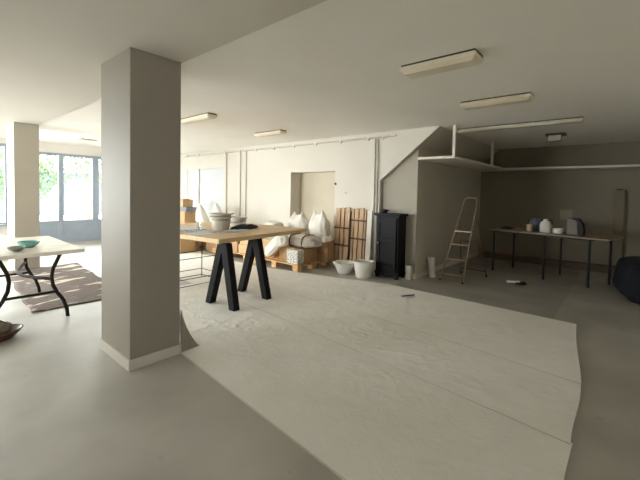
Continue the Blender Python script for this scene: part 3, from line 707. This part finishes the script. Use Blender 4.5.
# ------------------------------------------------------------------ left side: stone table, bowls, rug, tray
t = thing('stone_table', 'pale stone topped table on curved iron legs at the left', 'table', (-5.16, .835, 0))
MB().box(-.74, .74, -.435, .435, .70, .74).build('tabletop', STONE, t, bevel=.006)
def scurve(x, s, yy, r=.018, z0=0):
    # s = +1: foot at +y; belly towards the middle
    return MB().tube([(x, yy - s*.06, .70), (x, yy - s*.085, .64), (x, yy - s*.128, .54), (x, yy - s*.142, .45), (x, yy - s*.13, .36), (x, yy - s*.09, .27), (x, yy - s*.04, .19), (x, yy - s*.008, .08), (x, yy, z0)], r, 10)
for x in (.60, -.95+.04):
    xx = x if x > 0 else -.64
    scurve(xx, 1, .313, z0=0 if xx > 0 else .0165).build('leg', IRON, t, smooth=True)
    scurve(xx, -1, -.313, z0=0 if xx > 0 else .0165).build('leg', IRON, t, smooth=True)
    MB().tube([(xx, .20, .29), (xx, -.20, .29)], .014, 8).build('stretcher', IRON, t)
MB().tube([(.60, .17, .43), (.4, .10, .42), (.15, .02, .41), (-.02, .0, .41), (-.2, .02, .41), (-.45, .10, .42), (-.64, .17, .43)], .017, 8).build('cross_stretcher', IRON, t, smooth=True)
bowl('celadon_bowl', -4.90, .88, .741, .095, .062, CELADON, 'turquoise glazed bowl on the pale stone table', base=.45)
bowl('small_dish', -4.66, .74, .741, .075, .045, GREYGLAZE, 'grey-green glazed dish nearest the edge of the stone table', base=.4)
b = MB(); g = []
for i in range(61):
    row = []
    for j in range(25):
        u, v = i/60, j/24
        x = -7.62 + 2.70*u; y = 1.06 - .16*u + (1.0 + .18*u*0)*v
        x += .03*v*0 + .008*math.sin(v*14); y += .012*math.sin(u*22)
        z = .003 + .016*max(0, noise.noise((x*2.5, y*2.2, 3)))*max(0, min(1, (math.hypot(x+5.8, y-1.148)-.08)/.1))
        row.append(b.b.verts.new((x, y, z)))
    g.append(row)
for i in range(60):
    for j in range(24): b.b.faces.new([g[i][j], g[i+1][j], g[i+1][j+1], g[i][j+1]])
o = b.build('rug', RUG, smooth=True); md = o.modifiers.new('s', 'SOLIDIFY'); md.thickness = .007; md.offset = 1
tag(o, 'brown woven runner rug with pale patches on the floor behind the stone table', 'rug')
t = thing('wooden_tray', 'dark brown oval tray on the floor at the left edge', 'tray', (-4.31, .45, 0), math.radians(94))
MB().lathe([(0,.0),(.20,.0),(.255,.055),(.27,.075),(.255,.078),(.235,.055),(.19,.018),(0,.018)], sx=1.05, sy=.68).build('dish', LEATHER, t, smooth='auto')
MB().lathe([(0,.019),(.19,.020),(.0,.024)], sx=1.0, sy=.64).build('lining', TAN, t, smooth=True)
t = thing('woven_pouch', 'small dark woven pouch lying in the brown oval tray', 'pouch', (-4.33, .53, .03), math.radians(80))
b = MB(); bmesh.ops.create_icosphere(b.b, subdivisions=4, radius=1)
for v in b.b.verts:
    c = v.co.normalized(); q = Vector([math.copysign(abs(k)**.7, k) for k in c]); v.co = (q.x*.12, q.y*.075, max(0, (q.z+1)*.055 + .012*noise.noise(c*4)))
b.build('body', BASKET, t, smooth=True)
MB().tube([(-.1,0,.08),(-.04,-.02,.135),(.03,-.02,.14),(.1,0,.08)], .006, 6).build('cord', LEATHER, t, smooth=True)
# low bench far left
t = thing('low_bench', 'low brown bench near the window at the left edge', 'bench', (-9.3, 1.05, 0))
MB().box(-.35, .35, -.28, .28, .36, .40).build('seat', BROWNPLANK, t, bevel=.004)
for x in (-.3, .3):
    for y in (-.23, .23): MB().box(x-.025, x+.025, y-.025, y+.025, 0, .36).build('leg', BROWNPLANK, t)

# ------------------------------------------------------------------ outside
struct(MB().box(-40, XL-.2, -25, 30, -.25, -.05).build('ground', PAVE))
def tree(x, y, h, r, label, seed, zb=1.0):
    rnd = random.Random(seed)
    t = thing('tree', label, 'tree', (x, y, -.05), 0, 'trees outside the glazed doors')
    MB().tube([(0,0,0), (.05,.03,h*.35), (0,.08,h*.7)], .11, 8, r1=.05).build('trunk', BARK, t, smooth=True)
    b = MB()
    for k in range(4200):
        while True:
            v = Vector((rnd.uniform(-1,1), rnd.uniform(-1,1), rnd.uniform(-1,1)))
            if v.length < 1: break
        c = Vector((v.x*r, v.y*r, zb + (v.z+1)/2*(h-zb)))
        if noise.noise(c*1.1 + Vector((seed,0,0))) < -.12: continue
        u = Vector((rnd.gauss(0,1), rnd.gauss(0,1), rnd.gauss(0,1))).normalized(); w_ = u.orthogonal().normalized()
        s = rnd.uniform(.04, .09)
        b.quad(c-u*s, c+w_*s*.5, c+u*s, c-w_*s*.5)
    b.build('foliage', LEAF, t)
tree(-13.9, 2.2, 3.6, 1.1, 'bushy green tree seen through the left glazed pane', 1, .7)
tree(-15.5, 4.6, 4.2, 1.5, 'taller green tree seen through the right glazed pane', 2, 1.1)
tree(-19.0, 2.2, 5.0, 1.5, 'farthest green tree beyond the paving', 3, 1.2)
t = thing('garden_house', 'low blue-grey building standing beyond the trees outside', 'building', (-24, 6.5, -.05))
MB().box(-2, 2, -5, 5, 0, 2.2).build('wall', RENDERW, t)
MB().prism([(-2.3, 2.2), (2.3, 2.2), (0, 3.0)], 1, -5.3, 5.3).build('roof', mat('slate_roof', (120,120,124), .8, .1, 5), t)
for y in (-3.2, -1, 1.6): MB().box(2.0, 2.03, y, y+.9, .8, 1.8).build('window', STEELBLUE, t)

# ------------------------------------------------------------------ light
w = bpy.data.worlds.new('World'); bpy.context.scene.world = w; w.use_nodes = True
bg = w.node_tree.nodes['Background']; bg.inputs[0].default_value = (1.0, .985, .955, 1); bg.inputs[1].default_value = 30.0
def portal(loc, rot, sx, sy):
    l = bpy.data.lights.new('window_portal', 'AREA'); l.shape = 'RECTANGLE'; l.size = sx; l.size_y = sy
    l.cycles.is_portal = True
    o = bpy.data.objects.new('window_portal', l); C.objects.link(o); o.location = loc; o.rotation_euler = rot; o['kind'] = 'helper'
portal((XL-.12, -.7, 1.43), (0, -PI/2, 0), 1.86, 4.6)
portal((XL-.12, 3.4, 1.4), (0, -PI/2, 0), 1.7, 3.4)
portal(((FW0+FW1)/2, YF-.12, 1.4), (PI/2, 0, 0), FW1-FW0, 1.8)
portal((XR+.19, (RW0+RW1)/2, (RZ0+RZ1)/2), (0, PI/2, 0), RZ1-RZ0, RW1-RW0)
portal((-9.45, WY+.25, 1.0), (-PI/2, 0, 0), .5, 1.95)

# ------------------------------------------------------------------ camera
f, cy, yaw, pit, rol = 356.4, 205.49, .7068, .0366, -.0207
fw = Vector((-math.sin(yaw)*math.cos(pit), math.cos(yaw)*math.cos(pit), -math.sin(pit)))
r0 = Vector((math.cos(yaw), math.sin(yaw), 0)); d0 = fw.cross(r0)
rr = r0*math.cos(rol) + d0*math.sin(rol); dd = -r0*math.sin(rol) + d0*math.cos(rol)
cam = bpy.data.cameras.new('camera'); co = bpy.data.objects.new('camera', cam); C.objects.link(co)
mw = Matrix.Identity(4)
for i in range(3): mw[i][0] = rr[i]; mw[i][1] = -dd[i]; mw[i][2] = -fw[i]
mw[2][3] = 1.4
co.matrix_world = mw
cam.sensor_width = 36; cam.lens = f*36/640; cam.shift_y = -(240-cy)/640; cam.clip_start = .05
sc = bpy.context.scene; sc.camera = co
vs = sc.view_settings; vs.view_transform = 'Standard'; vs.look = 'None'; vs.exposure = 0.25; vs.gamma = 1; vs.use_curve_mapping = False
cy_ = sc.cycles; cy_.max_bounces = 12; cy_.diffuse_bounces = 8; cy_.transparent_max_bounces = 12; cy_.use_denoising = True; cy_.sample_clamp_indirect = 8
